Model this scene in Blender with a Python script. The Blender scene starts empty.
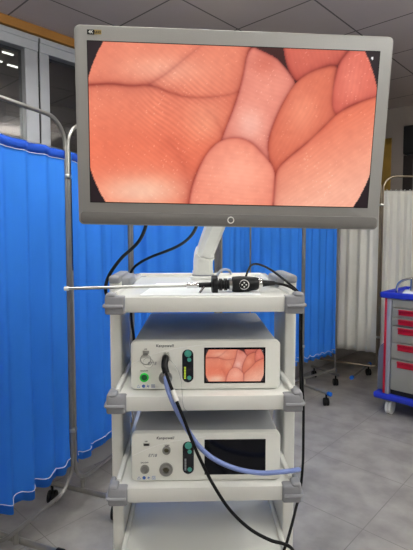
import bpy, bmesh, math, random
import numpy as np
from mathutils import Vector, Matrix

random.seed(4)
scn = bpy.context.scene
COL = scn.collection
PI = math.pi

# ------------------------------------------------------------------ camera
CAM_H, PITCH, FPX, CX, CY = 1.32, math.radians(4.0), 450.0, 206.5, 266.5
cam = bpy.data.cameras.new('camera')
cam.sensor_fit = 'VERTICAL'
cam.sensor_height = 36.0
cam.lens = 36.0 * FPX / 550.0
cam.shift_y = -(275.0 - CY) / 550.0
cam.clip_start, cam.clip_end = 0.05, 60
camo = bpy.data.objects.new('camera', cam)
COL.objects.link(camo)
camo.location = (0, 0, CAM_H)
camo.rotation_euler = (PI / 2 - PITCH, 0, 0)
scn.camera = camo

def at(px, py, Y):
    """world point at distance Y that the photograph shows at (px, py)"""
    x, y = (px - CX) / FPX, (CY - py) / FPX
    d = Vector((x, math.cos(PITCH) + y * math.sin(PITCH), -math.sin(PITCH) + y * math.cos(PITCH)))
    return Vector((0, 0, CAM_H)) + d * (Y / d.y)

# ------------------------------------------------------------------ materials
def lin(c):
    return tuple(((v / 255) / 12.92 if v / 255 <= 0.04045 else ((v / 255 + 0.055) / 1.055) ** 2.4) for v in c)

def mat(name, rgb, rough=0.5, metal=0.0, vary=0.06, scale=8.0, bump=0.0, bscale=60.0, coat=0.0, emit=0.0, spec=0.5):
    m = bpy.data.materials.new(name)
    m.use_nodes = True
    nt = m.node_tree
    b = nt.nodes['Principled BSDF']
    L = nt.links
    c = lin(rgb)
    tc = nt.nodes.new('ShaderNodeTexCoord')
    nz = nt.nodes.new('ShaderNodeTexNoise')
    nz.inputs['Scale'].default_value = scale
    nz.inputs['Detail'].default_value = 4
    L.new(tc.outputs['Object'], nz.inputs['Vector'])
    rp = nt.nodes.new('ShaderNodeValToRGB')
    rp.color_ramp.elements[0].position = 0.3
    rp.color_ramp.elements[1].position = 0.7
    rp.color_ramp.elements[0].color = (*[v * (1 - vary) for v in c], 1)
    rp.color_ramp.elements[1].color = (*[min(1, v * (1 + vary)) for v in c], 1)
    L.new(nz.outputs['Fac'], rp.inputs['Fac'])
    L.new(rp.outputs['Color'], b.inputs['Base Color'])
    b.inputs['Roughness'].default_value = rough
    b.inputs['Metallic'].default_value = metal
    b.inputs['Specular IOR Level'].default_value = spec
    b.inputs['Coat Weight'].default_value = coat
    if emit:
        L.new(rp.outputs['Color'], b.inputs['Emission Color'])
        b.inputs['Emission Strength'].default_value = emit
    if bump:
        n2 = nt.nodes.new('ShaderNodeTexNoise')
        n2.inputs['Scale'].default_value = bscale
        n2.inputs['Detail'].default_value = 3
        L.new(tc.outputs['Object'], n2.inputs['Vector'])
        bp = nt.nodes.new('ShaderNodeBump')
        bp.inputs['Strength'].default_value = bump
        bp.inputs['Distance'].default_value = 0.004
        L.new(n2.outputs['Fac'], bp.inputs['Height'])
        L.new(bp.outputs['Normal'], b.inputs['Normal'])
    return m

def cloth_mat(name, rgb, trans=0.25):
    m = mat(name, rgb, 0.8, 0, 0.08, 3.0, 0.25, 300, spec=0.2)
    nt = m.node_tree
    b = nt.nodes['Principled BSDF']
    out = nt.nodes['Material Output']
    t = nt.nodes.new('ShaderNodeBsdfTranslucent')
    t.inputs['Color'].default_value = (*lin(rgb), 1)
    mx = nt.nodes.new('ShaderNodeMixShader')
    mx.inputs[0].default_value = trans
    nt.links.new(b.outputs[0], mx.inputs[1])
    nt.links.new(t.outputs[0], mx.inputs[2])
    nt.links.new(mx.outputs[0], out.inputs[0])
    return m

def grid_mat(name, rgb, line_rgb, sx, sy, ox, oy, lw, rough, mottle, mscale, bump=0.3, bscale=40):
    """tiled plane: tile joints from object coordinates, mottled tiles"""
    m = mat(name, rgb, rough, 0, mottle, mscale, bump, bscale)
    nt = m.node_tree
    L = nt.links
    b = nt.nodes['Principled BSDF']
    tc = [n for n in nt.nodes if n.type == 'TEX_COORD'][0]
    rp = [n for n in nt.nodes if n.type == 'VALTORGB'][0]
    sp = nt.nodes.new('ShaderNodeSeparateXYZ')
    L.new(tc.outputs['Object'], sp.inputs[0])
    outs = []
    for ax, s, o in (('X', sx, ox), ('Y', sy, oy)):
        a = nt.nodes.new('ShaderNodeMath'); a.operation = 'SUBTRACT'; a.inputs[1].default_value = o - s / 2
        L.new(sp.outputs[ax], a.inputs[0])
        w = nt.nodes.new('ShaderNodeMath'); w.operation = 'FLOORED_MODULO'; w.inputs[1].default_value = s
        L.new(a.outputs[0], w.inputs[0])
        c = nt.nodes.new('ShaderNodeMath'); c.operation = 'SUBTRACT'; c.inputs[1].default_value = s / 2
        L.new(w.outputs[0], c.inputs[0])
        d = nt.nodes.new('ShaderNodeMath'); d.operation = 'ABSOLUTE'
        L.new(c.outputs[0], d.inputs[0])
        e = nt.nodes.new('ShaderNodeMath'); e.operation = 'LESS_THAN'; e.inputs[1].default_value = lw / 2
        L.new(d.outputs[0], e.inputs[0])
        outs.append(e)
    mxm = nt.nodes.new('ShaderNodeMath'); mxm.operation = 'MAXIMUM'
    L.new(outs[0].outputs[0], mxm.inputs[0]); L.new(outs[1].outputs[0], mxm.inputs[1])
    mix = nt.nodes.new('ShaderNodeMix'); mix.data_type = 'RGBA'
    L.new(mxm.outputs[0], mix.inputs[0])
    L.new(rp.outputs['Color'], mix.inputs[6])
    mix.inputs[7].default_value = (*lin(line_rgb), 1)
    L.new(mix.outputs[2], b.inputs['Base Color'])
    return m

def glass_mat(name, tint=(200, 205, 205), refl=0.25):
    m = bpy.data.materials.new(name)
    m.use_nodes = True
    nt = m.node_tree
    nt.nodes.remove(nt.nodes['Principled BSDF'])
    g = nt.nodes.new('ShaderNodeBsdfGlossy'); g.inputs['Roughness'].default_value = 0.03
    t = nt.nodes.new('ShaderNodeBsdfTransparent'); t.inputs['Color'].default_value = (*lin(tint), 1)
    mx = nt.nodes.new('ShaderNodeMixShader'); mx.inputs[0].default_value = refl
    nt.links.new(t.outputs[0], mx.inputs[1]); nt.links.new(g.outputs[0], mx.inputs[2])
    nt.links.new(mx.outputs[0], nt.nodes['Material Output'].inputs[0])
    return m

M = dict(
    white_metal=mat('white_powder_coat', (230, 230, 225), 0.32, 0, 0.02, 3),
    shelf_white=mat('shelf_white', (230, 230, 225), 0.26, 0, 0.02, 3, coat=0.2),
    bumper=mat('grey_bumper_plastic', (146, 147, 152), 0.5, 0, 0.03, 10, 0.1, 200),
    unit_face=mat('unit_face_plastic', (240, 240, 233), 0.38, 0, 0.015, 5),
    unit_case=mat('unit_case_metal', (178, 180, 182), 0.5, 0.0, 0.03, 6),
    unit_stripe=mat('unit_white_stripe', (250, 250, 247), 0.3, 0, 0.01, 5),
    print_dark=mat('dark_print', (70, 72, 78), 0.6),
    print_grey=mat('grey_print', (150, 152, 156), 0.6),
    print_blue=mat('blue_print', (70, 110, 190), 0.6),
    black_gloss=mat('black_gloss', (8, 10, 20), 0.18, 0, 0.05, 10, spec=.3),
    black_panel=mat('black_touch_panel', (10, 16, 30), 0.2, 0, 0.05, 10, coat=0.4),
    teal=mat('teal_button', (70, 150, 135), 0.4, emit=0.1),
    led=mat('yellow_green_led', (190, 215, 60), 0.4, emit=0.35),
    green_ring=mat('green_lit_ring', (45, 190, 75), 0.4, emit=0.25),
    green_dark=mat('green_button', (40, 100, 60), 0.4),
    steel=mat('brushed_steel', (190, 190, 186), 0.28, 1.0, 0.05, 30),
    chrome=mat('chrome', (215, 215, 215), 0.12, 1.0, 0.02, 30),
    socket_core=mat('socket_core', (120, 116, 100), 0.3, 0.9, 0.1, 60),
    socket=mat('socket_metal', (170, 170, 168), 0.3, 0.9, 0.1, 60),
    tube_steel=mat('screen_frame_steel', (158, 156, 152), 0.3, 0.85, 0.08, 20),
    tube_bronze=mat('screen_frame_bronze', (135, 122, 104), 0.32, 0.8, 0.08, 20),
    black_rubber=mat('black_rubber', (10, 10, 13), 0.5, 0, 0.1, 40, spec=.25),
    black_plastic=mat('black_plastic', (9, 10, 14), 0.42, 0, 0.1, 30, spec=.3),
    blue_tube=mat('lavender_blue_hose', (124, 142, 200), 0.4, 0, 0.05, 30),
    clear=mat('clear_plastic', (190, 205, 225), 0.15, 0, 0.05, 10),
    film=mat('white_plastic_film', (215, 220, 230), 0.25, 0, 0.05, 20),
    bezel=mat('monitor_bezel', (154, 152, 149), 0.42, 0, 0.015, 6, 0.08, 300),
    bezel_dark=mat('monitor_chin', (118, 115, 113), 0.42, 0, 0.015, 6, 0.08, 300),
    white=mat('white_plastic', (235, 235, 232), 0.4),
    gold=mat('gold_label', (165, 140, 80), 0.4, 0.3),
    paper=mat('white_paper', (228, 230, 232), 0.7, 0, 0.02, 10),
    curtain_blue=cloth_mat('blue_curtain_cloth', (66, 152, 248), 0.45),
    band_blue=cloth_mat('dark_blue_band', (30, 74, 175), 0.1),
    curtain_white=cloth_mat('white_curtain_cloth', (236, 234, 226), 0.35),
    stitch=mat('white_stitching', (210, 216, 228), 0.8),
    blue_cap=mat('blue_end_cap', (20, 110, 215), 0.4),
    cart_grey=mat('cart_drawer_grey', (150, 150, 142), 0.45, 0, 0.02, 6),
    cart_side=mat('cart_column_grey', (150, 152, 165), 0.4, 0, 0.02, 6),
    cart_blue=mat('cart_blue_plastic', (35, 55, 190), 0.38, 0, 0.05, 6),
    cart_red=mat('cart_red_plastic', (185, 10, 45), 0.4, 0, 0.04, 6),
    cart_bin=mat('cart_bin_grey', (120, 125, 140), 0.45, 0, 0.03, 6),
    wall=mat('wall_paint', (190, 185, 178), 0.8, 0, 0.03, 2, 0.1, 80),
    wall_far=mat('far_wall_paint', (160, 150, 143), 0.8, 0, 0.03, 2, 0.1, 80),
    ledge=mat('ledge_paint', (165, 165, 165), 0.6, 0, 0.05, 4, 0.1, 80),
    alu=mat('window_aluminium', (176, 178, 182), 0.4, 0.35, 0.03, 10),
    pelmet=mat('ochre_wood_beam', (150, 100, 34), 0.55, 0, 0.15, 5, 0.1, 60),
    wood=mat('ochre_wood_door', (168, 132, 52), 0.5, 0, 0.12, 6, 0.1, 60),
    dark_wood=mat('dark_wood', (42, 34, 32), 0.5, 0, 0.1, 8),
    dark_gap=mat('dark_seal', (28, 28, 30), 0.7),
    corridor=mat('corridor_wall', (215, 212, 205), 0.8, 0, 0.05, 2),
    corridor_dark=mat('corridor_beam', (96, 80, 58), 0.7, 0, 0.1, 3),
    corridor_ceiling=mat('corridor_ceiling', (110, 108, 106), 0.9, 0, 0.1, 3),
    pane=glass_mat('window_glass', (190, 192, 190), 0.22),
    cupglass=glass_mat('clear_film', (225, 232, 245), 0.2),
)
def emit_mat(name, rgb, s):
    m = bpy.data.materials.new(name); m.use_nodes = True
    b = m.node_tree.nodes['Principled BSDF']
    b.inputs['Base Color'].default_value = (0.8, 0.8, 0.8, 1)
    b.inputs['Emission Color'].default_value = (*lin(rgb), 1)
    b.inputs['Emission Strength'].default_value = s
    return m
M['lamp'] = emit_mat('ceiling_lamp_diffuser', (251, 254, 249), 41.5)
M['strip'] = emit_mat('reflection_tube_light', (255, 252, 245), 9.0)  # added tubes imitating ceiling lights reflected in the window glass

# ------------------------------------------------------------------ mesh helpers
def link(o, parent=None):
    COL.objects.link(o)
    if parent is not None:
        o.parent = parent
    return o

def obj(name, bm, m, parent=None, smooth=35, label=None):
    bmesh.ops.recalc_face_normals(bm, faces=bm.faces[:])
    me = bpy.data.meshes.new(name)
    bm.to_mesh(me); bm.free()
    if smooth:
        for p in me.polygons: p.use_smooth = True
        try: me.set_sharp_from_angle(angle=math.radians(smooth))
        except Exception: pass
    me.materials.append(m)
    o = bpy.data.objects.new(name, me)
    if label: o['label'] = label
    return link(o, parent)

def thing(name, label, cat, loc=(0, 0, 0), rz=0.0, group=None):
    o = bpy.data.objects.new(name, None)
    o.empty_display_size = 0.05
    o.location = loc; o.rotation_euler = (0, 0, rz)
    o['label'] = label; o['category'] = cat
    if group: o['group'] = group
    return link(o)

def tag(o, label, cat, group=None):
    o['label'] = label; o['category'] = cat
    if group: o['group'] = group
    return o

def struct(o):
    o['kind'] = 'structure'
    return o

def box(bm, x0, x1, y0, y1, z0, z1, bev=0.0, seg=2, mtx=None):
    r = bmesh.ops.create_cube(bm, size=1)
    vs = r['verts']
    for v in vs:
        v.co = Vector((x0 + (v.co.x + .5) * (x1 - x0), y0 + (v.co.y + .5) * (y1 - y0), z0 + (v.co.z + .5) * (z1 - z0)))
    if bev > 0:
        es = list({e for v in vs for e in v.link_edges})
        r2 = bmesh.ops.bevel(bm, geom=es, offset=bev, segments=seg, profile=0.5, affect='EDGES')
        vs = [v for v in r2['verts']]
    if mtx is not None:
        bmesh.ops.transform(bm, matrix=mtx, verts=list(set(vs)))
    return bm

def nb(): return bmesh.new()

def rrect_pts(w, h, r, n=6):
    pts = []
    for cx, cz, a0 in ((w/2-r, h/2-r, 0), (-w/2+r, h/2-r, 90), (-w/2+r, -h/2+r, 180), (w/2-r, -h/2+r, 270)):
        for i in range(n + 1):
            a = math.radians(a0 + 90 * i / n)
            pts.append((cx + r * math.cos(a), cz + r * math.sin(a)))
    return pts

def rprism(bm, w, h, r, y0, y1, cx=0, cz=0, edge=0.0, n=6):
    """rounded rectangle in XZ, swept from y0 (front, eased by edge) to y1"""
    rings = []
    prof = [(y1, 0), (y0 + edge, 0)] + ([(y0 + edge * 0.3, edge * 0.3), (y0, edge)] if edge else [])
    if not edge: prof = [(y1, 0), (y0, 0)]
    for y, ins in prof:
        pts = rrect_pts(w - 2 * ins, h - 2 * ins, max(r - ins, 0.0004), n)
        rings.append([bm.verts.new((cx + x, y, cz + z)) for x, z in pts])
    for a, b in zip(rings, rings[1:]):
        k = len(a)
        for i in range(k):
            bm.faces.new((a[i], a[(i + 1) % k], b[(i + 1) % k], b[i]))
    bm.faces.new(rings[0]); bm.faces.new(rings[-1])
    return bm

def smooth_path(pts, n=6, closed=False):
    P = [Vector(p) for p in pts]
    out = []
    for i in range(len(P) - 1):
        p0 = P[i - 1] if i else P[0] * 2 - P[1]
        p1, p2 = P[i], P[i + 1]
        p3 = P[i + 2] if i + 2 < len(P) else P[-1] * 2 - P[-2]
        for k in range(n):
            t = k / n
            out.append(0.5 * ((2 * p1) + (p2 - p0) * t + (2 * p0 - 5 * p1 + 4 * p2 - p3) * t * t + (3 * p1 - p0 - 3 * p2 + p3) * t ** 3))
    out.append(P[-1])
    return out

def tube(bm, path, r, seg=10, closed=False, cap=True):
    P = [Vector(p) for p in path]
    n = len(P)
    rr = r if isinstance(r, (list, tuple)) else [r] * n
    T = []
    for i in range(n):
        if closed: t = P[(i + 1) % n] - P[i - 1]
        else: t = P[min(i + 1, n - 1)] - P[max(i - 1, 0)]
        T.append(t.normalized() if t.length > 1e-9 else Vector((0, 0, 1)))
    u = T[0].orthogonal().normalized()
    rings = []
    for i in range(n):
        u = (u - T[i] * u.dot(T[i]))
        u = u.normalized() if u.length > 1e-6 else T[i].orthogonal().normalized()
        v = T[i].cross(u)
        rings.append([bm.verts.new(P[i] + (u * math.cos(2*PI*k/seg) + v * math.sin(2*PI*k/seg)) * rr[i]) for k in range(seg)])
    prs = list(zip(rings, rings[1:])) + ([(rings[-1], rings[0])] if closed else [])
    for a, b in prs:
        for k in range(seg):
            try: bm.faces.new((a[k], a[(k+1) % seg], b[(k+1) % seg], b[k]))
            except ValueError: pass
    if cap and not closed:
        bm.faces.new(rings[0][::-1]); bm.faces.new(rings[-1])
    return bm

def lathe(bm, prof, seg=24, mtx=None):
    """prof: (radius, axial) pairs, axis = local +X of mtx (default world X)"""
    mtx = mtx or Matrix.Identity(4)
    rings = []
    for r, a in prof:
        rings.append([bm.verts.new(mtx @ Vector((a, r * math.cos(2*PI*k/seg), r * math.sin(2*PI*k/seg)))) for k in range(seg)])
    for a, b in zip(rings, rings[1:]):
        for k in range(seg):
            bm.faces.new((a[k], a[(k+1) % seg], b[(k+1) % seg], b[k]))
    bm.faces.new(rings[0][::-1]); bm.faces.new(rings[-1])
    return bm

def axis_mtx(p, d):
    d = Vector(d).normalized()
    q = Vector((1, 0, 0)).rotation_difference(d)
    return Matrix.Translation(p) @ q.to_matrix().to_4x4()

def text(name, s, size, m, parent, loc, depth=0.0004, spacing=1.0, shear=0.0, mtx=None):
    cu = bpy.data.curves.new('t', 'FONT')
    cu.body = s; cu.size = size; cu.extrude = depth; cu.align_x = 'CENTER'; cu.align_y = 'CENTER'
    cu.space_character = spacing; cu.shear = shear; cu.offset = size * .022; cu.resolution_u = 3
    t = bpy.data.objects.new('t', cu)
    COL.objects.link(t)
    dg = bpy.context.evaluated_depsgraph_get()
    me = bpy.data.meshes.new_from_object(t.evaluated_get(dg))
    bpy.data.objects.remove(t)
    me.transform(Matrix.Rotation(PI / 2, 4, 'X'))
    me.materials.clear(); me.materials.append(m)
    o = bpy.data.objects.new(name, me)
    o.location = loc
    return link(o, parent)

# ------------------------------------------------------------------ room
RA = math.radians(43.0)
KX, KY, ROOM_H = 1.45, 6.34, 2.85
RL, RW = 9.6, 7.2            # along the window wall, along the far wall
def room(o):
    o.location = (KX, KY, 0); o.rotation_euler = (0, 0, -RA); struct(o)
    return o
def W(lx, ly, z=0.0):
    return Vector((KX + lx * math.cos(RA) + ly * math.sin(RA), KY - lx * math.sin(RA) + ly * math.cos(RA), z))

M['floor'] = grid_mat('vinyl_tile_floor', (150, 147, 144), (125, 122, 120), 0.5, 0.5, 2.457, -3.73, 0.004, 0.40, 0.24, 7.0, 0.3, 25)
M['ceiling'] = grid_mat('ceiling_tiles', (196, 184, 180), (106, 99, 96), 0.63, 0.63, 1.07, -2.93, 0.012, 0.85, 0.03, 2.0, 0.2, 60)

room(obj('floor', box(nb(), -2.2, RW, -RL, 0.3, -0.08, 0), M['floor'], smooth=0))
room(obj('ceiling', box(nb(), 0, RW, -RL, 0, ROOM_H, ROOM_H + .08), M['ceiling'], smooth=0))
bm = nb(); box(bm, -0.12, 0, -RL, -7.6, 0, ROOM_H); box(bm, -0.12, 0, -0.9, 0.12, 0, ROOM_H)
box(bm, -0.12, 0, -7.6, -0.9, 0, 0.95); box(bm, -0.12, 0, -7.6, -0.9, 2.775, ROOM_H)
room(obj('wall_left', bm, M['wall'], smooth=0))
bm = nb(); box(bm, 0, 0.30, 0, 0.12, 0, ROOM_H); box(bm, 1.11, 1.25, 0, 0.12, 0, ROOM_H); box(bm, 2.35, RW, 0, 0.12, 0, ROOM_H)
box(bm, 0.30, 1.11, 0, 0.12, 2.50, ROOM_H); box(bm, 1.25, 2.35, 0, 0.12, 2.62, ROOM_H)
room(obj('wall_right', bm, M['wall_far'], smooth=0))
room(obj('wall_back', box(nb(), -0.12, RW + .12, -RL - .12, -RL, 0, ROOM_H), M['wall'], smooth=0))
room(obj('wall_front', box(nb(), RW, RW + .12, -RL, 0.12, 0, ROOM_H), M['wall'], smooth=0))
room(obj('trim_1', box(nb(), 0, 0.035, -RL, 0, 2.785, ROOM_H, 0.003, 1), M['pelmet'], smooth=0))
room(obj('trim_2', box(nb(), 0, 1.08, -7.5, -0.02, 0, 0.17, 0.006, 2), M['ledge']))

# window wall: aluminium sliding windows, each with a frame, two stiles and panes
def window(name, ya, yb):
    f = nb()
    box(f, -0.10, 0.02, ya, yb, 2.67, 2.775, 0.003, 1)
    box(f, -0.10, 0.02, ya, yb, 0.95, 1.03, 0.003, 1)
    for y0, y1 in ((ya, ya + .075), (yb - .10, yb)):
        box(f, -0.09, 0.012, y0, y1, 1.0, 2.70, 0.003, 1)
    w = room(obj(name, f, M['alu'], smooth=30))
    obj('pane', box(nb(), -0.05, -0.042, ya + .07, yb - .09, 1.0, 2.69), M['pane'], w, 0)
    obj('seal', box(nb(), -0.06, 0.006, yb - .004, yb + .012, 1.0, 2.70), M['dark_gap'], w, 0)
    obj('rail', box(nb(), -0.07, 0.028, ya, yb, 2.735, 2.765, 0.003, 1), M['alu'], w, 30)
    return w
wn = 1
for ya, yb in ((-3.955, -2.93), (-4.98, -3.968), (-2.92, -1.92), (-1.90, -0.9), (-6.0, -5.0), (-7.6, -6.02)):
    window('window_%d' % wn, ya, yb); wn += 1

# corridor behind the panes, added to hold lamps that imitate reflections in them
bm = nb(); box(bm, -2.2, -2.1, -RL, 0.3, 0, ROOM_H); box(bm, -2.1, -0.12, -RL - .1, -RL, 0, ROOM_H); box(bm, -2.1, -0.12, 0.12, 0.3, 0, ROOM_H)
w = room(obj('wall_corridor', bm, M['corridor'], smooth=0))
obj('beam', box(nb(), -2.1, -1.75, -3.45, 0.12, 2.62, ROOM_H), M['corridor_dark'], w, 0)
obj('rail', box(nb(), -2.1, -2.06, -RL, 0.12, 2.36, 2.41, 0.004, 1), M['alu'], w, 0)
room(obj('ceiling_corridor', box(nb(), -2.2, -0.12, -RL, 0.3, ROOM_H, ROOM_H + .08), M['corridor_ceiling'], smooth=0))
cols = ['left of the two pairs seen through the pane', 'right of the two pairs seen through the pane']
for k, (ly, lxs) in enumerate(((-3.93, (-0.58, -0.80)), (-3.78, (-0.60, -0.83)))):
    t = thing('reflection_lamp', 'added two-tube lamp imitating a reflected ceiling light, ' + cols[k], 'lamp', W(-0.7, ly, ROOM_H), -RA, 'added reflection lamps behind the window')
    obj('housing', box(nb(), -0.17, 0.17, -0.05, 0.05, -0.015, 0.0, 0.003, 1), M['corridor_ceiling'], t)
    for lx in lxs:
        b2 = nb(); tube(b2, [(lx + .7, -0.045, -0.022), (lx + .7, 0.045, -0.022)], 0.008, 8)
        obj('light_tube', b2, M['strip'], t)

# far wall: ochre door and dark door with a panel above it
d = room(obj('door_1', box(nb(), 0.32, 1.02, 0.03, 0.08, 0.005, 2.42, 0.004, 1), M['wood'], smooth=0))
bm = nb(); box(bm, 1.02, 1.11, -0.02, 0.1, 0, 2.50, 0.004, 1); box(bm, 0.30, 0.33, -0.02, 0.1, 0, 2.50, 0.004, 1); box(bm, 0.30, 1.11, -0.02, 0.1, 2.42, 2.50, 0.004, 1)
obj('door_frame', bm, M['wood'], d, 0)
d = room(obj('door_2', box(nb(), 1.42, 2.30, 0.05, 0.09, 0.005, 2.22, 0.004, 1), M['dark_wood'], smooth=0))
bm = nb(); box(bm, 1.25, 1.36, 0.0, 0.1, 0, 2.26, 0.004, 1); box(bm, 2.30, 2.35, 0.0, 0.1, 0, 2.62, 0.004, 1); box(bm, 1.25, 2.35, 0.0, 0.1, 2.22, 2.27, 0.004, 1)
obj('door_frame', bm, M['dark_wood'], d, 0)
obj('light_strip', box(nb(), 1.36, 1.42, 0.03, 0.09, 0.0, 2.22), M['ledge'], d, 0, )
obj('transom_panel', box(nb(), 1.25, 2.30, -0.012, 0.09, 2.29, 2.615, 0.004, 1), M['dark_gap'], d, 0)
obj('handle', tube(nb(), [(1.5, 0.03, 1.05), (1.62, 0.03, 1.05)], 0.01), M['steel'], d)

# unseen batten lights, their number and places set to brighten trolley, curtains and ceiling
names = ['above the back of the trolley', 'over the aisle before the drawer cart', 'near the window wall behind the photographer', 'at the middle of the room behind the photographer', 'at the far right near the wall', 'right of the photographer', 'added over the space before the trolley to brighten the curtains', 'added over the aisle right of the trolley to brighten the left curtain']
for k, (lx, ly) in enumerate(((2.0, -4.3), (3.3, -2.75), (2.2, -8.2), (4.8, -7.4), (5.6, -2.3), (4.7, -5.3), (2.1, -5.25), (4.0, -4.1))):
    t = thing('unseen_ceiling_light', 'unseen suspended white batten lamp ' + names[k], 'ceiling light', W(lx, ly, ROOM_H), -RA, 'ceiling lights')
    obj('housing', box(nb(), -.03, .03, -.62, .62, -0.245, -0.22, .006, 2), M['white'], t)
    for y in (-.45, .45): obj('hanger', tube(nb(), [(0, y, 0), (0, y, -.225)], .006, 8), M['white'], t)
    for x in (-.075, .075): obj('light_tube', tube(nb(), [(x, -.60, -.235), (x, .60, -.235)], .020, 12), M['lamp'], t)
    for y in (-.605, .605): obj('end_bracket', box(nb(), -.10, .10, y - .012, y + .012, -.26, -.21, .003, 1), M['white'], t)

# ------------------------------------------------------------------ equipment trolley
TX, TY, TYAW = -0.0125, 1.415, math.radians(1.9)
tr = thing('equipment_trolley', 'tall white medical trolley with grey corner bumpers holding the two units', 'trolley', (TX, TY, 0), TYAW)
SH = (1.164, 0.908, 0.664, 0.424)      # shelf tops
YF, YB = -0.285, 0.290
def shelf_mesh(back_rim):
    bm = nb()
    box(bm, -0.234, 0.234, YF, YB, -0.040, 0.0, 0.004, 2)
    box(bm, -0.236, -0.222, YF + .03, YB, -0.03, 0.011, 0.005, 2)
    box(bm, 0.222, 0.236, YF + .03, YB, -0.03, 0.011, 0.005, 2)
    box(bm, -0.234, 0.234, YB - .014, YB, -0.03, back_rim, 0.005, 2)
    return bm
def bumper_mesh(sx, sy):
    bm = nb()
    y0 = YF - .008 if sy < 0 else YB + .008
    ya, yb = sorted((y0, y0 - sy * .060))
    xa, xb = sorted((sx * .202, sx * .2525))
    # front block
    f0, f1 = sorted((y0, y0 - sy * .030))
    box(bm, xa, xb, f0, f1, -0.044, 0.003, 0.006, 3)
    # side block running back along the lip
    s0, s1 = sorted((sx * .2375, sx * .2515))
    box(bm, s0, s1, ya, yb, -0.042, 0.008, 0.006, 3)
    # raised rounded corner pad
    c0, c1 = sorted((sx * .2255, sx * .251))
    box(bm, c0, c1, min(y0, y0 - sy * .036), max(y0, y0 - sy * .036), -0.002, 0.0105, 0.007, 3)
    # handle-like rib round the corner
    p = [(sx * .206, y0 + sy * .004, -0.022), (sx * .235, y0 + sy * .004, -0.022), (sx * .247, y0 + sy * .003, -0.022),
         (sx * .2535, y0 - sy * .004, -0.022), (sx * .2545, y0 - sy * .03, -0.022), (sx * .2515, y0 - sy * .05, -0.022)]
    tube(bm, smooth_path(p, 5), 0.0048, 8)
    return bm
for i, z in enumerate(SH):
    s = obj('shelf', shelf_mesh(0.013), M['shelf_white'], tr)
    s.location = (0, 0, z)
    for sx in (-1, 1):
        for sy in (-1, 1):
            obj('corner_bumper', bumper_mesh(sx, sy), M['bumper'], s)
for sx in (-1, 1):
    a, b = sorted((sx * .2365, sx * .2695))
    p = obj('side_post', box(nb(), a, b, -0.13, 0.045, 0.10, 1.19, 0.006, 3), M['white_metal'], tr)
    a, b = sorted((sx * .2365, sx * .271))
    bm = nb(); box(bm, a, b, -0.134, 0.05, 1.180, 1.205, 0.009, 4)
    box(bm, *sorted((sx * .214, sx * .25)), -0.11, 0.04, 1.166, 1.198, 0.008, 3)
    obj('post_cap', bm, M['bumper'], p)
bm = nb()
for sx in (-1, 1): box(bm, sx * .252 - .03, sx * .252 + .03, -0.30, 0.30, 0.085, 0.125, 0.012, 3)
box(bm, -0.25, 0.25, -0.06, 0.0, 0.09, 0.12, 0.008, 2)
obj('base_frame', bm, M['white_metal'], tr)
def caster(parent, x, y, z, r=0.035, wmat=None, body=None, name='caster'):
    """fork (the part) with its wheel as a sub-part; z is where the stem ends"""
    b2 = nb()
    tube(b2, [(x, y, z), (x, y, 2 * r - .002)], 0.007, 8)
    box(b2, x - .016, x + .016, y - r * .7, y + r * .7, 1.75 * r, 2.15 * r, 0.004, 2)
    o = obj(name, b2, body or M['black_plastic'], parent)
    b3 = nb()
    for sx in (-1, 1):
        lathe(b3, [(r * .5, -0.010), (r * .92, -0.010), (r, -0.005), (r, 0.005), (r * .92, 0.010), (r * .5, 0.010)], 20, Matrix.Translation((x + sx * .0115, y + .006, r)))
    obj('wheel', b3, wmat or M['black_rubber'], o)
    return o
for sx in (-1, 1):
    for y in (-.26, .26): caster(tr, sx * .252, y, 0.09, 0.04)

# monitor arm, bolted to the back of the top shelf
lathe_z = Matrix.Rotation(-PI / 2, 4, 'Y')
def slab_arm(bm, pts, w, d):
    """chamfered box section swept along pts (mostly vertical, facing the camera)"""
    P = [Vector(p) for p in pts]
    rings = []
    for i, p in enumerate(P):
        t = (P[min(i + 1, len(P) - 1)] - P[max(i - 1, 0)]).normalized()
        x = Vector((1, 0, 0)); x = (x - t * x.dot(t)).normalized(); y = t.cross(x)
        c = 0.014
        sec = [(-w/2 + c, -d/2), (w/2 - c, -d/2), (w/2, -d/2 + c), (w/2, d/2 - c), (w/2 - c, d/2), (-w/2 + c, d/2), (-w/2, d/2 - c), (-w/2, -d/2 + c)]
        rings.append([bm.verts.new(p + x * a - y * b) for a, b in sec])
    for a, b in zip(rings, rings[1:]):
        for k in range(8): bm.faces.new((a[k], a[(k+1) % 8], b[(k+1) % 8], b[k]))
    bm.faces.new(rings[0]); bm.faces.new(rings[-1])
    return bm
TOP = Vector((0.090, -0.33, 0.345))
arm = obj('monitor_arm', slab_arm(nb(), [(0.004, -0.004, .078), (0.010, -.024, .104), TOP * .8 + Vector((0, 0, .02)), TOP], 0.060, 0.056), M['white_metal'], tr)
arm.location = (0.006, 1.60 - TY, SH[0])
obj('base', lathe(nb(), [(0.046, 0.0), (0.046, 0.008), (0.040, 0.012), (0.037, 0.014), (0.037, 0.030)], 28, lathe_z), M['white_metal'], arm)
obj('base_ring', lathe(nb(), [(0.0395, 0.012), (0.0395, 0.017)], 28, lathe_z), M['bumper'], arm)
obj('lower_joint', slab_arm(nb(), [(0, 0, .026), (0, 0, .06), (0.002, -0.004, .080), (0.008, -.014, .094)], 0.068, 0.068), M['white_metal'], arm)
obj('mount_head', box(nb(), TOP.x - .035, TOP.x + .02, TOP.y - .055, TOP.y + .03, TOP.z - .03, TOP.z + .10, 0.01, 3), M['white_metal'], arm)

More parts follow.
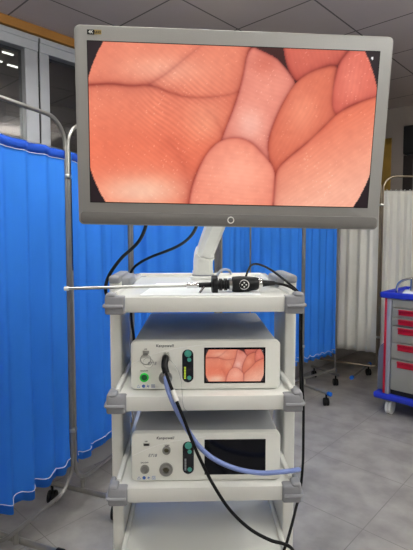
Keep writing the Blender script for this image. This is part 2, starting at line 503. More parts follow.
# ------------------------------------------------------------------ the picture of the curled hand on the screens
def chaikin(P, n=2):
    P = np.array(P, float)
    for _ in range(n):
        Q = np.roll(P, -1, 0)
        P = np.stack([P * .75 + Q * .25, P * .25 + Q * .75], 1).reshape(-1, 2)
    return P
def chaikin_open(P, n=2):
    P = np.array(P, float)
    for _ in range(n):
        a = P[:-1] * .75 + P[1:] * .25; b = P[:-1] * .25 + P[1:] * .75
        P = np.vstack([P[:1], np.stack([a, b], 1).reshape(-1, 2), P[-1:]])
    return P
def seg_dist(X, Y, P, closed=True):
    A = P if closed else P[:-1]; B = np.roll(P, -1, 0) if closed else P[1:]
    dm = np.full(X.shape, 1e9); tm = np.zeros(X.shape)
    for i, (a, b) in enumerate(zip(A, B)):
        ab = b - a; L2 = max(ab @ ab, 1e-9)
        t = np.clip(((X - a[0]) * ab[0] + (Y - a[1]) * ab[1]) / L2, 0, 1)
        d = np.hypot(X - a[0] - t * ab[0], Y - a[1] - t * ab[1])
        k = d < dm; dm[k] = d[k]; tm[k] = (i + t[k]) / len(A)
    return dm, tm
def inside(X, Y, P):
    r = np.zeros(X.shape, bool); Q = np.roll(P, -1, 0)
    for (x0, y0), (x1, y1) in zip(P, Q):
        if y0 == y1: continue
        c = ((y0 > Y) != (y1 > Y)) & (X < (x1 - x0) * (Y - y0) / (y1 - y0) + x0)
        r ^= c
    return r
def vnoise(X, Y, s, seed):
    rg = np.random.RandomState(seed); G = rg.rand(64, 64)
    x, y = X / s, Y / s; xi, yi = np.floor(x).astype(int), np.floor(y).astype(int); fx, fy = x - xi, y - yi
    fx, fy = fx * fx * (3 - 2 * fx), fy * fy * (3 - 2 * fy)
    g = lambda i, j: G[(xi + i) % 64, (yi + j) % 64]
    return (g(0,0)*(1-fx)+g(1,0)*fx)*(1-fy)+(g(0,1)*(1-fx)+g(1,1)*fx)*fy
def hand_picture(U, V):
    TL, TR, BR, BL = map(np.array, ((88., 41.), (379., 51.), (368., 208.), (91., 200.)))
    X = (1-V)*((1-U)*TL[0]+U*TR[0])+V*((1-U)*BL[0]+U*BR[0])
    Y = (1-V)*((1-U)*TL[1]+U*TR[1])+V*((1-U)*BL[1]+U*BR[1])
    polys = [
      ('palm', [(40,10),(150,10),(252,20),(249,48),(244,75),(234,104),(224,128),(226,150),(215,190),(205,260),(40,260)], (236,136,108)),
      ('f4', [(278,20),(360,20),(352,48),(345,60),(322,74),(298,82),(288,74),(282,56)], (214,104,86)),
      ('f1', [(246,44),(262,51),(275,57),(286,69),(296,84),(290,110),(284,150),(262,165),(235,150),(219,140),(222,130),(231,108),(240,80)], (240,150,130)),
      ('f3', [(292,82),(303,73),(316,67),(336,62),(350,80),(350,110),(330,140),(300,170),(272,180),(266,150),(267,134),(275,112),(284,95)], (228,122,94)),
      ('f5', [(333,78),(337,62),(345,52),(356,40),(400,30),(410,60),(410,120),(360,125),(338,115),(331,107),(331,92)], (224,112,94)),
      ('f6', [(420,82),(376,94),(352,102),(336,111),(320,127),(304,142),(290,153),(275,167),(272,185),(270,260),(420,260)], (238,128,98)),
      ('f2', [(180,260),(187,205),(190,185),(197,165),(207,147),(219,137),(235,134),(250,139),(262,152),(274,167),(273,185),(268,260)], (248,152,126)),
    ]
    R = np.zeros(X.shape + (3,)); R[:] = (62, 24, 24)
    SP = []
    for nm, P, c in polys:
        P = chaikin(P, 2); SP.append((P, inside(X, Y, P), seg_dist(X, Y, P)[0]))
    lay = np.full(X.shape, -1)
    for k, (P, ins, d) in enumerate(SP): lay[ins] = k
    n1, n2 = vnoise(X, Y, 22, 1), vnoise(X, Y, 5, 2)
    rg = np.random.RandomState(5)
    for k, (nm, P0, c) in enumerate(polys):
        P, ins, d = SP[k]; m = lay == k
        if not m.any(): continue
        col = np.zeros(X.shape + (3,)); col[:] = c
        if nm == 'palm':
            lo = np.clip((Y - 82) / 60, 0, 1)[..., None]
            col = col * (1 - lo) + np.array((238, 122, 92)) * lo
            hl = np.exp(-(((X - 140) / 45) ** 2 + ((Y - 190) / 18) ** 2))[..., None]
            col = col + hl * np.array((14, 74, 76))
            hl = np.exp(-(((X - 160) / 40) ** 2 + ((Y - 68) / 13) ** 2))[..., None]
            col = col + hl * np.array((12, 34, 34))
            hl = np.exp(-(((X - 205) / 22) ** 2 + ((Y - 120) / 22) ** 2))[..., None]
            col = col + hl * np.array((6, 22, 20))
        if nm == 'f1':
            hl = np.exp(-(((X - 248) / 14) ** 2 + ((Y - 122) / 16) ** 2))[..., None]; col = col + hl * np.array((12, 36, 38))
            col = col - np.exp(-(((X - 262) / 14) ** 2 + ((Y - 62) / 12) ** 2))[..., None] * np.array((20, 30, 30))
        if nm == 'f2':
            hl = np.exp(-(((X - 238) / 26) ** 2 + ((Y - 172) / 24) ** 2))[..., None]; col = col + hl * np.array((10, 22, 22))
        if nm == 'f3':
            hl = np.exp(-(((X - 300) / 16) ** 2 + ((Y - 110) / 22) ** 2))[..., None]; col = col + hl * np.array((14, 22, 20))
        if nm == 'f6':
            lo = np.clip((Y - 120) / 75 + (X - 330) / 200, 0, 1)[..., None]
            col = col * (1 - lo) + np.array((250, 178, 152)) * lo
        if nm == 'f5':
            hl = np.exp(-(((X - 350) / 12) ** 2 + ((Y - 80) / 20) ** 2))[..., None]; col = col + hl * np.array((14, 18, 16))
        s = np.ones(X.shape)
        if nm == 'palm':
            C1 = chaikin_open([(60,84),(88,83),(110,81),(130,84),(148,82),(168,90),(187,95.5),(222,94),(240,88)])
            dd, tt = seg_dist(X, Y, C1, False); fade = np.clip(1.35 - tt * 1.1, .15, 1)
            s *= 1 - fade * (.40 * np.exp(-dd / 1.6) + .16 * np.exp(-dd / 7))
            C2 = chaikin_open([(148,82),(165,72),(187,54),(206,40)])
            dd, tt = seg_dist(X, Y, C2, False); s *= 1 - (.18 * np.exp(-dd / 2.0) + .09 * np.exp(-dd / 7)) * (1 - .5 * tt)
            C3 = chaikin_open([(196,96),(214,116),(222,132)])
            dd, tt = seg_dist(X, Y, C3, False); s *= 1 - .16 * np.exp(-dd / 2.5) * tt
            C4 = chaikin_open([(168,138),(182,160),(188,185),(186,205)])
            dd, tt = seg_dist(X, Y, C4, False); s *= 1 - .14 * np.exp(-dd / 8)
        s *= 1 - (.34 * np.exp(-d / 1.3) + .09 * np.exp(-d / 8)) * (.65 + .7 * n1)
        for j in range(k + 1, len(polys)): s *= 1 - (.34 * np.exp(-SP[j][2] / 1.6) + .06 * np.exp(-SP[j][2] / 7)) * (.65 + .7 * n1)
        ang = {'palm': 38, 'f1': 20, 'f2': 8, 'f3': -62, 'f4': 75, 'f5': -80, 'f6': -35}[nm]
        w = X * math.sin(math.radians(ang)) - Y * math.cos(math.radians(ang)) + 3 * n1
        amp = .012 if nm != 'palm' else .008 + .045 * np.exp(-((X - 185) / 48) ** 2 - ((Y - 105) / 42) ** 2)
        s *= 1 + amp * np.sin(w * 2 * PI / 4.3) * np.clip(d / 6, 0, 1) * (.4 + n1)
        s *= 1 + .05 * (n1 - .5) + .05 * (n2 - .5)
        spk = (rg.rand(*X.shape) > .988) * np.clip(d / 6, 0, 1) * n1
        col = col * np.clip(s, 0.02, 1.15)[..., None] ** np.array((.62, 1.12, 1.08)) + spk[..., None] * np.array((26, 46, 46))
        R[m] = col[m]
    rad = np.hypot((U - .5) * 1.85, V - .5)
    R[rad > .968] = (36, 24, 30)
    R[np.hypot(X - 371.5, Y - 57) < 1.3] = (255, 255, 255)
    return np.clip(R, 0, 255)

def picture_screen(name, w, h, nx, ny, y, parent, gain=1.0, wash=0.0):
    U, V = np.meshgrid(np.linspace(0, 1, nx), np.linspace(0, 1, ny))
    R = hand_picture(U, V)
    R = R * (1 - wash) + wash * np.array((200, 190, 180))
    S = R / 255.0
    Ln = np.where(S <= .04045, S / 12.92, ((S + .055) / 1.055) ** 2.4) * gain
    me = bpy.data.meshes.new(name)
    co = np.stack([(U - .5) * w, np.full(U.shape, y), (.5 - V) * h], -1).reshape(-1, 3)
    idx = np.arange(nx * ny).reshape(ny, nx)
    fs = np.stack([idx[1:, :-1], idx[1:, 1:], idx[:-1, 1:], idx[:-1, :-1]], -1).reshape(-1, 4)
    me.from_pydata(co.tolist(), [], fs.tolist())
    at_ = me.color_attributes.new('picture', 'FLOAT_COLOR', 'POINT')
    at_.data.foreach_set('color', np.concatenate([Ln.reshape(-1, 3), np.ones((nx * ny, 1))], 1).astype(np.float32).ravel())
    m = bpy.data.materials.new(name + '_display'); m.use_nodes = True
    nt = m.node_tree; b = nt.nodes['Principled BSDF']
    at2 = nt.nodes.new('ShaderNodeAttribute'); at2.attribute_name = 'picture'
    b.inputs['Base Color'].default_value = (.01, .01, .01, 1)
    b.inputs['Roughness'].default_value = 0.35
    b.inputs['Specular IOR Level'].default_value = 0.2
    nt.links.new(at2.outputs['Color'], b.inputs['Emission Color'])
    b.inputs['Emission Strength'].default_value = 1.0
    me.materials.append(m)
    return link(bpy.data.objects.new(name, me), parent)

# ------------------------------------------------------------------ monitor
mon = thing('monitor', 'large grey medical monitor showing a close-up of a curled hand', 'monitor')
yaw, tilt, roll = 0.0444, 0.1000, 0.01765
MM = Matrix.Translation((0.066, 1.116, 1.570)) @ Matrix.Rotation(yaw, 4, 'Z') @ Matrix.Rotation(tilt, 4, 'X') @ Matrix.Rotation(roll, 4, 'Y')
mon.matrix_world = MM
mon.location, mon.rotation_euler = MM.to_translation(), MM.to_euler()
MW, MH = 0.757, 0.4625
bm = nb(); rprism(bm, MW, MH, 0.013, 0.0, 0.035, edge=0.004)
obj('housing', bm, M['bezel'], mon)
bm = nb(); rprism(bm, MW * .8, MH * .8, 0.03, 0.030, 0.062)
obj('back_cover', bm, M['bezel_dark'], mon)
# display opening: left .0315, right .0335, top .036, bottom .0475
SW_, SH_ = MW - .0315 - .0335, MH - .0365 - .0565
sx0, sz0 = (.0315 - .0335) / 2, (.0565 - .0365) / 2
bm = nb(); rprism(bm, SW_ + .004, SH_ + .004, 0.001, -0.0010, 0.004, sx0, sz0)
obj('screen_gasket', bm, M['black_plastic'], mon)
ps = picture_screen('screen', SW_, SH_, 306, 170, -0.0014, mon)
ps.location = (sx0, 0, sz0)
bm = nb(); rprism(bm, MW - .010, 0.029, 0.010, -0.0016, 0.01, 0, -MH / 2 + .0175, edge=0.001)
obj('bottom_strip', bm, M['bezel_dark'], mon, label='darker grey strip along the bottom of the monitor')
bm = nb(); tube(bm, [(0.0075 * math.cos(2*PI*k/24), -0.0024, 0.0075 * math.sin(2*PI*k/24)) for k in range(24)], 0.0014, 6, closed=True)
o = obj('power_ring', bm, M['white'], mon); o.location = (-0.0005, 0, -MH / 2 + .0175)
lb = obj('corner_label', box(nb(), -.0165, 0, -.0008, 0.001, -.0052, .0052), M['black_plastic'], mon, 0)
lb.location = (-MW / 2 + .047, 0, MH / 2 - .0165)
obj('gold_half', box(nb(), 0, .0165, -.0008, 0.001, -.0042, .0052), M['gold'], lb, 0)
text('label_text', '4K', .009, M['white'], lb, (-.008, -.0010, 0), 0.0002)
text('label_text', 'UHD', .007, M['dark_gap'], lb, (.008, -.0010, 0), 0.0002)

# ------------------------------------------------------------------ the two video units
def disc(bm, x, z, r, y0, y1, seg=24, rin=None):
    """disc or ring facing the viewer between y0 (front) and y1"""
    if rin is None:
        lathe(bm, [(r, y1), (r, y0 + .0004), (r - .0004, y0)] if r > .001 else [(r, y1), (r, y0)], seg, Matrix.Translation((x, 0, z)) @ Matrix.Rotation(PI / 2, 4, 'Z'))
    else:
        prof = [(rin, y1), (r, y1), (r, y0), (rin, y0), (rin, y1)]
        m = Matrix.Translation((x, 0, z)) @ Matrix.Rotation(PI / 2, 4, 'Z')
        rings = [[bm.verts.new(m @ Vector((a, q * math.cos(2*PI*k/seg), q * math.sin(2*PI*k/seg)))) for k in range(seg)] for q, a in prof[:4]]
        for i in range(4):
            a, b = rings[i], rings[(i + 1) % 4]
            for k in range(seg): bm.faces.new((a[k], a[(k+1) % seg], b[(k+1) % seg], b[k]))
    return bm
S = 1 / 386.0
def ux(px): return (px - 206.5) * S
def uz(py): return (389.0 - py) / 373.0
UW, UH, UD = 0.397, 0.133, 0.44
def video_unit(label, loc, lit, sx=1.0):
    u = thing('video_unit', label, 'medical device', loc, math.radians(1.2))
    bm = nb(); rprism(bm, UW - .006, UH - .006, 0.012, 0.018, UD, 0, UH / 2, n=5)
    for x in (-.15, .15):
        for y in (.04, .36): box(bm, x - .012, x + .012, y - .012, y + .012, 0, 0.006, 0.002, 1)
    obj('case', bm, M['unit_case'], u, 40)
    bm = nb(); rprism(bm, UW, UH - .002, 0.013, 0.0, 0.020, 0, UH / 2 + .001, edge=0.005)
    fp = obj('front_panel', bm, M['unit_face'], u, 40)
    # embossed white stripe across the left of the panel
    P = smooth_path([(ux(131.5), 0, uz(361.6)), (ux(143), 0, uz(356.6)), (ux(153.8), 0, uz(352.4)), (ux(168), 0, uz(348.6)), (ux(186), 0, uz(345.4)), (ux(206), 0, uz(343.2))], 4)
    b2 = nb(); tube(b2, [p + Vector((0, -.0001, 0)) for p in P], 0.0011, 6)
    obj('stripe', b2, M['unit_stripe'], fp)
    text('maker_name', 'Kanpowell', 0.0098, M['print_dark'], fp, (ux(164.7), -.0003, uz(344.1)), .0002, 1.12, 0.15)
    text('model_number', 'E718', 0.0112, M['print_grey'], fp, (ux(151.5), -.0003, uz(361.8)), .0002, 1.0, 0.25)
    text('socket_caption', 'USB', 0.0042, M['print_dark'], fp, (ux(145.3), -.0003, uz(347.4)), .0002)
    text('socket_caption', 'VIDEO', 0.0046, M['print_dark'], fp, (ux(166.5), -.0003, uz(351.6)), .0002)
    text('switch_caption', 'ON/OFF', 0.0052, M['print_dark'], fp, (ux(143.5), -.0003, uz(369.1)), .0002, 1.1)
    # four blue safety icons
    b2 = nb(); z = uz(384.5)
    xs = [ux(v) for v in (137.6, 142.8, 147.4, 152.6)]
    tube(b2, [(xs[0] - .004, -.0003, z - .0035), (xs[0] + .004, -.0003, z - .0035), (xs[0], -.0003, z + .0035)], 0.0006, 5, closed=True)
    disc(b2, xs[1], z, .0045, -.0006, .0005, 20)
    tube(b2, [(xs[2] - .0035, -.0003, z - .001), (xs[2] + .0035, -.0003, z + .001)], .0008, 5); tube(b2, [(xs[2] + .001, -.0003, z - .0035), (xs[2] - .001, -.0003, z + .0035)], .0008, 5)
    for r_ in (.0042, .0020):
        tube(b2, [(xs[3] - r_, -.0003, z - r_), (xs[3] + r_, -.0003, z - r_), (xs[3] + r_, -.0003, z + r_), (xs[3] - r_, -.0003, z + r_)], .0005, 5, closed=True)
    obj('safety_icons', b2, M['print_blue'], fp)
    # usb port
    b2 = nb(); box(b2, ux(145.6) - .0085, ux(145.6) + .0085, -.0015, .004, uz(350.4) - .0042, uz(350.4) + .0042, .001, 1)
    us = obj('usb_port', b2, M['steel'], u)
    obj('opening', box(nb(), ux(145.6) - .0065, ux(145.6) + .0065, -.0019, .002, uz(350.4) - .0028, uz(350.4) + .0018), M['black_plastic'], us, 0)
    # power switch
    b2 = nb(); disc(b2, ux(143.7), uz(375.5), .0118, -.004, .004, 28, .0080)
    pw = obj('power_switch', b2, M['green_ring'] if lit else M['steel'], u, label='green lit power switch' if lit else 'silver power switch')
    b2 = nb(); disc(b2, ux(143.7), uz(375.5), .0080, -.003, .004, 24)
    obj('button', b2, M['green_dark'] if lit else M['socket'], pw)
    # small video socket
    b2 = nb(); disc(b2, ux(166.0), uz(356.2), .0108, -.006, .004, 26, .0066)
    so = obj('video_socket', b2, M['socket'], u)
    b2 = nb(); disc(b2, ux(166.0), uz(356.2), .0066, -.001, .004, 20)
    obj('core', b2, M['socket_core'], so)
    # light guide socket
    b2 = nb(); disc(b2, ux(165.4), uz(375.8), .0178, -.005, .004, 32, .0118); disc(b2, ux(165.4), uz(375.8), .0118, -.009, .004, 28, .0085)
    so = obj('light_socket', b2, M['socket'], u)
    b2 = nb(); disc(b2, ux(165.4), uz(375.8), .0085, -.003, .004, 24); box(b2, ux(165.4) - .004, ux(165.4) + .004, -.005, 0, uz(375.8) - .0015, uz(375.8) + .0015)
    obj('core', b2, M['socket_core'], so)
    # dark touch strip with teal buttons
    b2 = nb(); rprism(b2, .0295, .0885, .0146, -.0012, .003, ux(188.2), uz(364.3), n=8)
    tp = obj('touch_strip', b2, M['black_panel'], u)
    for x, z, r_ in ((188.3, 351.8, .0095), (189.6, 358.0, .0056), (189.6, 376.2, .0058)):
        b2 = nb(); disc(b2, ux(x), uz(z), r_, -.0024, .001, 22); obj('touch_button', b2, M['teal'], tp)
    b2 = nb()
    for k in range(8): box(b2, ux(185.3) - .0024, ux(185.3) + .0024, -.0022, 0, uz(376.5 - k * 1.55) - .0013, uz(376.5 - k * 1.55) + .0013)
    obj('level_bar', b2, M['led'] if lit else M['print_grey'], tp, 0, label='yellow-green lit level bar' if lit else None)
    # display
    b2 = nb(); box(b2, ux(204.8), ux(267.7), -.0012, .003, uz(382.0), uz(346.0), .0008, 1)
    sb = obj('screen', b2, M['black_gloss'], u, label=None if lit else 'dark switched-off screen')
    if lit:
        p = picture_screen('picture', 59.6 * S, 33.2 * S, 120, 68, -.0016, sb, 0.85, 0.10)
        p.location = (ux(236.2), 0, uz(364.0))
    return u
UY1, UY2 = 1.172, 1.158
u1 = video_unit('white video unit with lit screen and green switch, on the second shelf', (-0.002, UY1, SH[1]), True)
u2 = video_unit('white video unit with dark blank screen, on the third shelf', (-0.001, UY2, SH[2]), False)

# clear ring-pull cover hanging at the upper unit's usb port
b2 = nb(); c = Vector((ux(144.2) + .001, UY1 - .004, SH[1] + uz(357.4)))
tube(b2, [c + Vector((.0135 * math.cos(2*PI*k/28), -.001, .0135 * math.sin(2*PI*k/28))) for k in range(28)], .0011, 6, closed=True)
tube(b2, [c + Vector((.006 + .0135 * math.cos(2*PI*k/28), .0012, -.010 + .0135 * math.sin(2*PI*k/28))) for k in range(28)], .0008, 6, closed=True)
o = obj('key_ring', b2, M['steel'])
tag(o, 'thin wire rings dangling from the usb port of the lit unit', 'key ring')
b2 = nb(); box(b2, c.x - .006, c.x + .007, c.y - .010, c.y - .0005, c.z + .012, c.z + .021, .002, 2)
obj('plug', b2, M['socket'], o)

# ------------------------------------------------------------------ cables at the front
def cable(name, pts, r, m, label, cat, seg=10, n=8):
    b2 = nb(); tube(b2, smooth_path(pts, n), r, seg)
    return tag(obj(name, b2, m), label, cat)
ys = UY1
bc = cable('video_cable', [at(166, 357, ys - .012), at(165.2, 360, ys - .030), at(164.6, 366, ys - .040), at(166.5, 374, ys - .046), at(170, 384, ys - .055), at(174, 394, ys - .072), at(178.5, 406, 1.090),
      at(185, 422, 1.088), at(193, 443, 1.09), at(202, 463, 1.085), at(214, 486, 1.08), at(230, 510, 1.075), at(250, 529, 1.07), at(270, 540, 1.07), at(284, 544, 1.07), at(292, 549, 1.075), at(296, 560, 1.09), at(297, 580, 1.10), at(294, 615, 1.11)],
      0.0042, M['black_rubber'], 'black cable plugged into the lit unit, looping across the front of the trolley', 'cable')
b2 = nb(); tube(b2, smooth_path([at(166, 356.6, ys - .008), at(165.2, 359.5, ys - .030), at(164.6, 366, ys - .040), at(166.3, 373, ys - .046)], 6), 0.0088, 14)
obj('connector_boot', b2, M['black_plastic'], bc)
b2 = nb(); tube(b2, [at(166, 356.4, ys - .007), at(165.6, 357.8, ys - .020)], 0.0098, 16); obj('connector', b2, M['steel'], bc)
b2 = nb(); tube(b2, smooth_path([at(172.8, 390.5, ys - .066), at(174.6, 395.5, ys - .073), at(176.8, 401.5, 1.091)], 4), 0.0062, 12); obj('sleeve', b2, M['white'], bc, label='white sleeve on the black cable')
lc = cable('light_cable', [at(165.6, 375.6, ys - .010), at(165.8, 379, ys - .022), at(166.5, 384, ys - .038), at(168.5, 391, ys - .056), at(172, 400, 1.103), at(178, 413, 1.102), at(187, 429, 1.103), at(198, 445, 1.106), at(211, 457, 1.108),
      at(226, 465, 1.112), at(243, 470.5, 1.112), at(262, 473, 1.112), at(280, 472, 1.113), at(291, 470.8, 1.125), at(297, 469.8, 1.16), at(299.0, 469.6, 1.20), at(298.0, 470, 1.235)],
      0.0062, M['blue_tube'], 'lavender-blue light guide hose draped across the unit with the dark screen', 'cable')
b2 = nb(); tube(b2, [at(165.4, 375.2, ys - .009), at(165.5, 377, ys - .018)], 0.0095, 16); obj('connector', b2, M['socket'], lc)
cable('thin_wire', [at(168, 358, ys - .003), at(172, 362, ys - .008), at(178, 370, ys - .012), at(181, 380, ys - .014), at(182, 390, ys - .030), at(182.6, 401, 1.115), at(184, 408, 1.110), at(186.5, 411, 1.110), at(185, 413.5, 1.110)],
      0.0008, M['socket'], 'hair-thin grey wire hanging from the small socket of the lit unit', 'wire', 6)

# ------------------------------------------------------------------ endoscope on the top shelf
zc = SH[0] + .0262
A, B = Vector((-0.376, 1.180, 1.1790)), Vector((0.232, 1.225, 1.190))
ax = (B - A).normalized()
def sc_at(px):            # point on the scope's axis seen in column px
    k = (px - CX) / FPX
    t = (k * (A.y * 1.0) - A.x) / (ax.x - k * ax.y)
    return t
esc = thing('endoscope', 'long thin steel endoscope with black camera head lying on the top shelf', 'endoscope', (0, 0, 0))
AM = axis_mtx(A, ax)
def part(name, prof, m, parent=esc, seg=24, label=None):
    return obj(name, lathe(nb(), [(r, sc_at(px)) for r, px in prof], seg, AM), m, parent, 40, label)
part('shaft', [(.0036, 64), (.0040, 66), (.0042, 90), (.0046, 188)], M['steel'], seg=16)
part('tip', [(.0052, 63.5), (.0056, 64), (.0056, 67.5), (.005, 68)], M['white'])
part('collar', [(.0055, 186.5), (.0078, 187.5), (.0080, 190), (.0072, 190.6), (.0072, 194), (.0080, 194.6), (.0080, 198), (.006, 199)], M['chrome'])
part('neck', [(.0068, 198.5), (.0072, 211.8)], M['black_plastic'])
part('flange', [(.012, 211.2), (.0245, 211.8), (.0255, 212.6), (.0255, 216.6), (.0245, 217.4), (.012, 218)], M['black_plastic'])
prof = []
for k in range(7):
    p0 = 217.6 + k * 1.65
    prof += [(.0125 + (.004 if k in (1, 2, 4, 5) else 0), p0), (.0125 + (.004 if k in (1, 2, 4, 5) else 0), p0 + 1.1), (.0115, p0 + 1.15), (.0115, p0 + 1.6)]
part('focus_ring', prof, M['black_plastic'])
part('silver_ring', [(.014, 228.6), (.0165, 229), (.0165, 231.8), (.015, 232.2)], M['chrome'])
ch = part('camera_head', [(.0160, 231.8), (.0205, 232.6), (.0215, 240), (.0205, 248), (.0178, 256), (.0160, 258.2)], M['black_plastic'])
hp = A + ax * sc_at(243.8)
b2 = nb(); tube(b2, [hp + Vector((.0125 * math.cos(2*PI*k/28), -.0212 + .004 * abs(math.sin(2*PI*k/28)) ** 2, .0125 * math.sin(2*PI*k/28))) for k in range(28)], .0011, 6, closed=True)
obj('button_ring', b2, M['white'], ch)
for dx, dz in ((-.0055, 0), (.0055, 0), (0, .0055), (0, -.0055)):
    b2 = nb(); disc(b2, 0, 0, .0021, -.0014, .002, 12)
    o = obj('head_button', b2, M['white'], ch); o.location = hp + Vector((dx, -.0212, dz))
part('connector', [(.0130, 258), (.0145, 258.5), (.0145, 261.5), (.012, 262.3)], M['chrome'])
e0 = A + ax * sc_at(262); e1 = A + ax * sc_at(275)
b2 = nb(); tube(b2, [e0, (e0 + e1) / 2, e1], [.0098, .0078, .0056], 16); obj('strain_relief', b2, M['black_plastic'], esc)
b2 = nb(); tube(b2, smooth_path([e1, at(283, 284.5, 1.232), at(290, 287.0, 1.236), at(296, 291.5, 1.240), at(300.5, 298, 1.243), at(301.5, 308, 1.243), at(301.2, 330, 1.243), at(301.6, 360, 1.243),
    at(302.4, 385, 1.243), at(303.4, 405, 1.243), at(303.4, 430, 1.243), at(303, 460, 1.243), at(301.5, 480, 1.243), at(299.4, 495, 1.238), at(296, 508, 1.20), at(292, 524, 1.14), at(287, 542, 1.10), at(282.5, 556, 1.085), at(279, 585, 1.08), at(285, 612, 1.085), at(294, 615, 1.11)], 8), .0037, 10)
obj('cable', b2, M['black_rubber'], esc, label='black cable hanging down the right of the trolley')
b2 = nb(); lp = A + ax * sc_at(204)
tube(b2, [lp + Vector((0, -.004, -.004)), lp + Vector((-.012, -.028, -.019))], .0032, 10); obj('light_post', b2, M['chrome'], esc)
b2 = nb(); tube(b2, smooth_path([at(215, 280, 1.235), at(217, 275.5, 1.235), at(220.5, 271, 1.236), at(225, 269.4, 1.238), at(229, 270.6, 1.240), at(231.5, 274, 1.242)], 6), .0036, 10)
obj('clear_hose', b2, M['clear'], esc, label='short clear bluish hose')
# paper under it
b2 = nb(); box(b2, -0.172, 0.140, 1.150, 1.43, SH[0] + .0005, SH[0] + .0022)
o = obj('paper_sheet', b2, M['paper'], None, 0)
for v in o.data.vertices:
    v.co.y += (v.co.x * .03); v.co.x += (v.co.y - 1.15) * .05
tag(o, 'white paper sheet under the endoscope on the top shelf', 'paper')

# second black cable looping over the right back corner of the top shelf
cable('loop_cable', [at(243, 283, 1.52), at(246, 276, 1.50), at(248.2, 270, 1.48), at(251, 265.5, 1.45), at(256, 264.0, 1.41), at(263, 265.8, 1.38), at(272, 270.5, 1.33), at(282, 278, 1.28), at(290, 284.5, 1.25), at(296, 289.6, 1.251), at(299.8, 296, 1.2545), at(300.3, 310, 1.2545), at(300, 340, 1.2545), at(300.5, 380, 1.2545), at(301.5, 410, 1.2545)],
      .0034, M['black_rubber'], 'black cable arching over the right back of the top shelf', 'cable')
# cables dropping from behind the monitor at the left
cable('monitor_cable', [at(150, 205, 1.22), at(147.5, 218, 1.28), at(144.5, 230, 1.33), at(139, 241, 1.37), at(131, 249.5, 1.385), at(122, 257.5, 1.385), at(113, 269, 1.38), at(107.5, 279, 1.375), at(105.6, 290, 1.37), at(109, 300, 1.41), at(115, 307, 1.47), at(119, 325, 1.53), at(120, 350, 1.56), at(121, 400, 1.58)],
      .0052, M['black_rubber'], 'black cable curving from the monitor down outside the left trolley post', 'cable')
cable('power_lead', [at(200, 205, 1.25), at(198.5, 218, 1.33), at(194.8, 230, 1.40), at(188, 239, 1.47), at(178, 246, 1.54), at(166, 251.2, 1.60), at(152, 256.5, 1.66), at(141, 262, 1.70), at(133.5, 268, 1.722), at(130.6, 275, 1.728), at(130.5, 290, 1.73), at(131, 310, 1.735), at(132, 325, 1.735), at(134, 340, 1.735), at(136, 380, 1.735), at(136, 420, 1.735)],
      .0050, M['black_rubber'], 'black cable sweeping from behind the arm to the left back of the shelf', 'cable')

# ------------------------------------------------------------------ folding privacy screens
ZT, ZB = 1.826, 0.15
def frame_path(a, b, r=0.11, n=7, ztop=ZT, zbot=ZB, rbot=.11):
    """closed frame standing on a-b: wide arched upper corners, lower corners of radius rbot"""
    a, b = Vector((a[0], a[1], 0)), Vector((b[0], b[1], 0))
    L = (b - a).length; d = (b - a) / L; h = ztop - zbot
    pts = []
    for cx, cz, q, a0 in ((L/2-r, h/2-r, r, 0), (-L/2+r, h/2-r, r, 90), (-L/2+rbot, -h/2+rbot, rbot, 180), (L/2-rbot, -h/2+rbot, rbot, 270)):
        for i in range(n + 1):
            t = math.radians(a0 + 90 * i / n)
            pts.append((cx + q * math.cos(t), cz + q * math.sin(t)))
    mid = (a + b) / 2
    return [mid + d * x + Vector((0, 0, (ztop + zbot) / 2 + z)) for x, z in pts]
def cloth(a, b, z0, z1, folds, amp, seed, side, ruffle=0.0, nz=26):
    rg = random.Random(seed)
    a, b = Vector((a[0], a[1], 0)), Vector((b[0], b[1], 0))
    L = (b - a).length; d = (b - a) / L; nrm = Vector((d.y, -d.x, 0)) * side
    ph = [rg.uniform(0, 6.28) for _ in range(6)]
    ns = max(60, int(folds * 14))
    def P(s, v, off=0.0):
        q = s + .012 * math.sin(2*PI*s*2.3 + ph[4] + v)
        w = math.sin(2*PI*folds*q + ph[0] + .5 * v) + .55 * math.sin(2*PI*folds*.53*q + ph[1] - .8 * v) + .28 * math.sin(2*PI*folds*1.9*q + ph[2])
        o = amp * w * (.55 + .45 * v)
        zb = z0 + (.010 * math.sin(2*PI*folds*1.15*s + ph[3]) if ruffle else 0.0)
        z = zb + (z1 - zb) * (1 - v)
        if ruffle and v > .93: o += ruffle * (v - .93) / .07 * math.sin(2*PI*folds*2.2*s + ph[5])
        return a + d * (s * L) + nrm * (o + off) + Vector((0, 0, z))
    return P, ns, nz
def sheet(P, ns, nz, v0=0.0, v1=1.0, off=0.0, thick=0.0015):
    bm = nb(); g = []
    for i in range(ns + 1):
        g.append([bm.verts.new(P(i / ns, v0 + (v1 - v0) * j / nz, off)) for j in range(nz + 1)])
    for i in range(ns):
        for j in range(nz): bm.faces.new((g[i][j], g[i+1][j], g[i+1][j+1], g[i][j+1]))
    return bm
def solid(o, t=.0016):
    md = o.modifiers.new('thickness', 'SOLIDIFY'); md.thickness = t; md.offset = 0
    return o
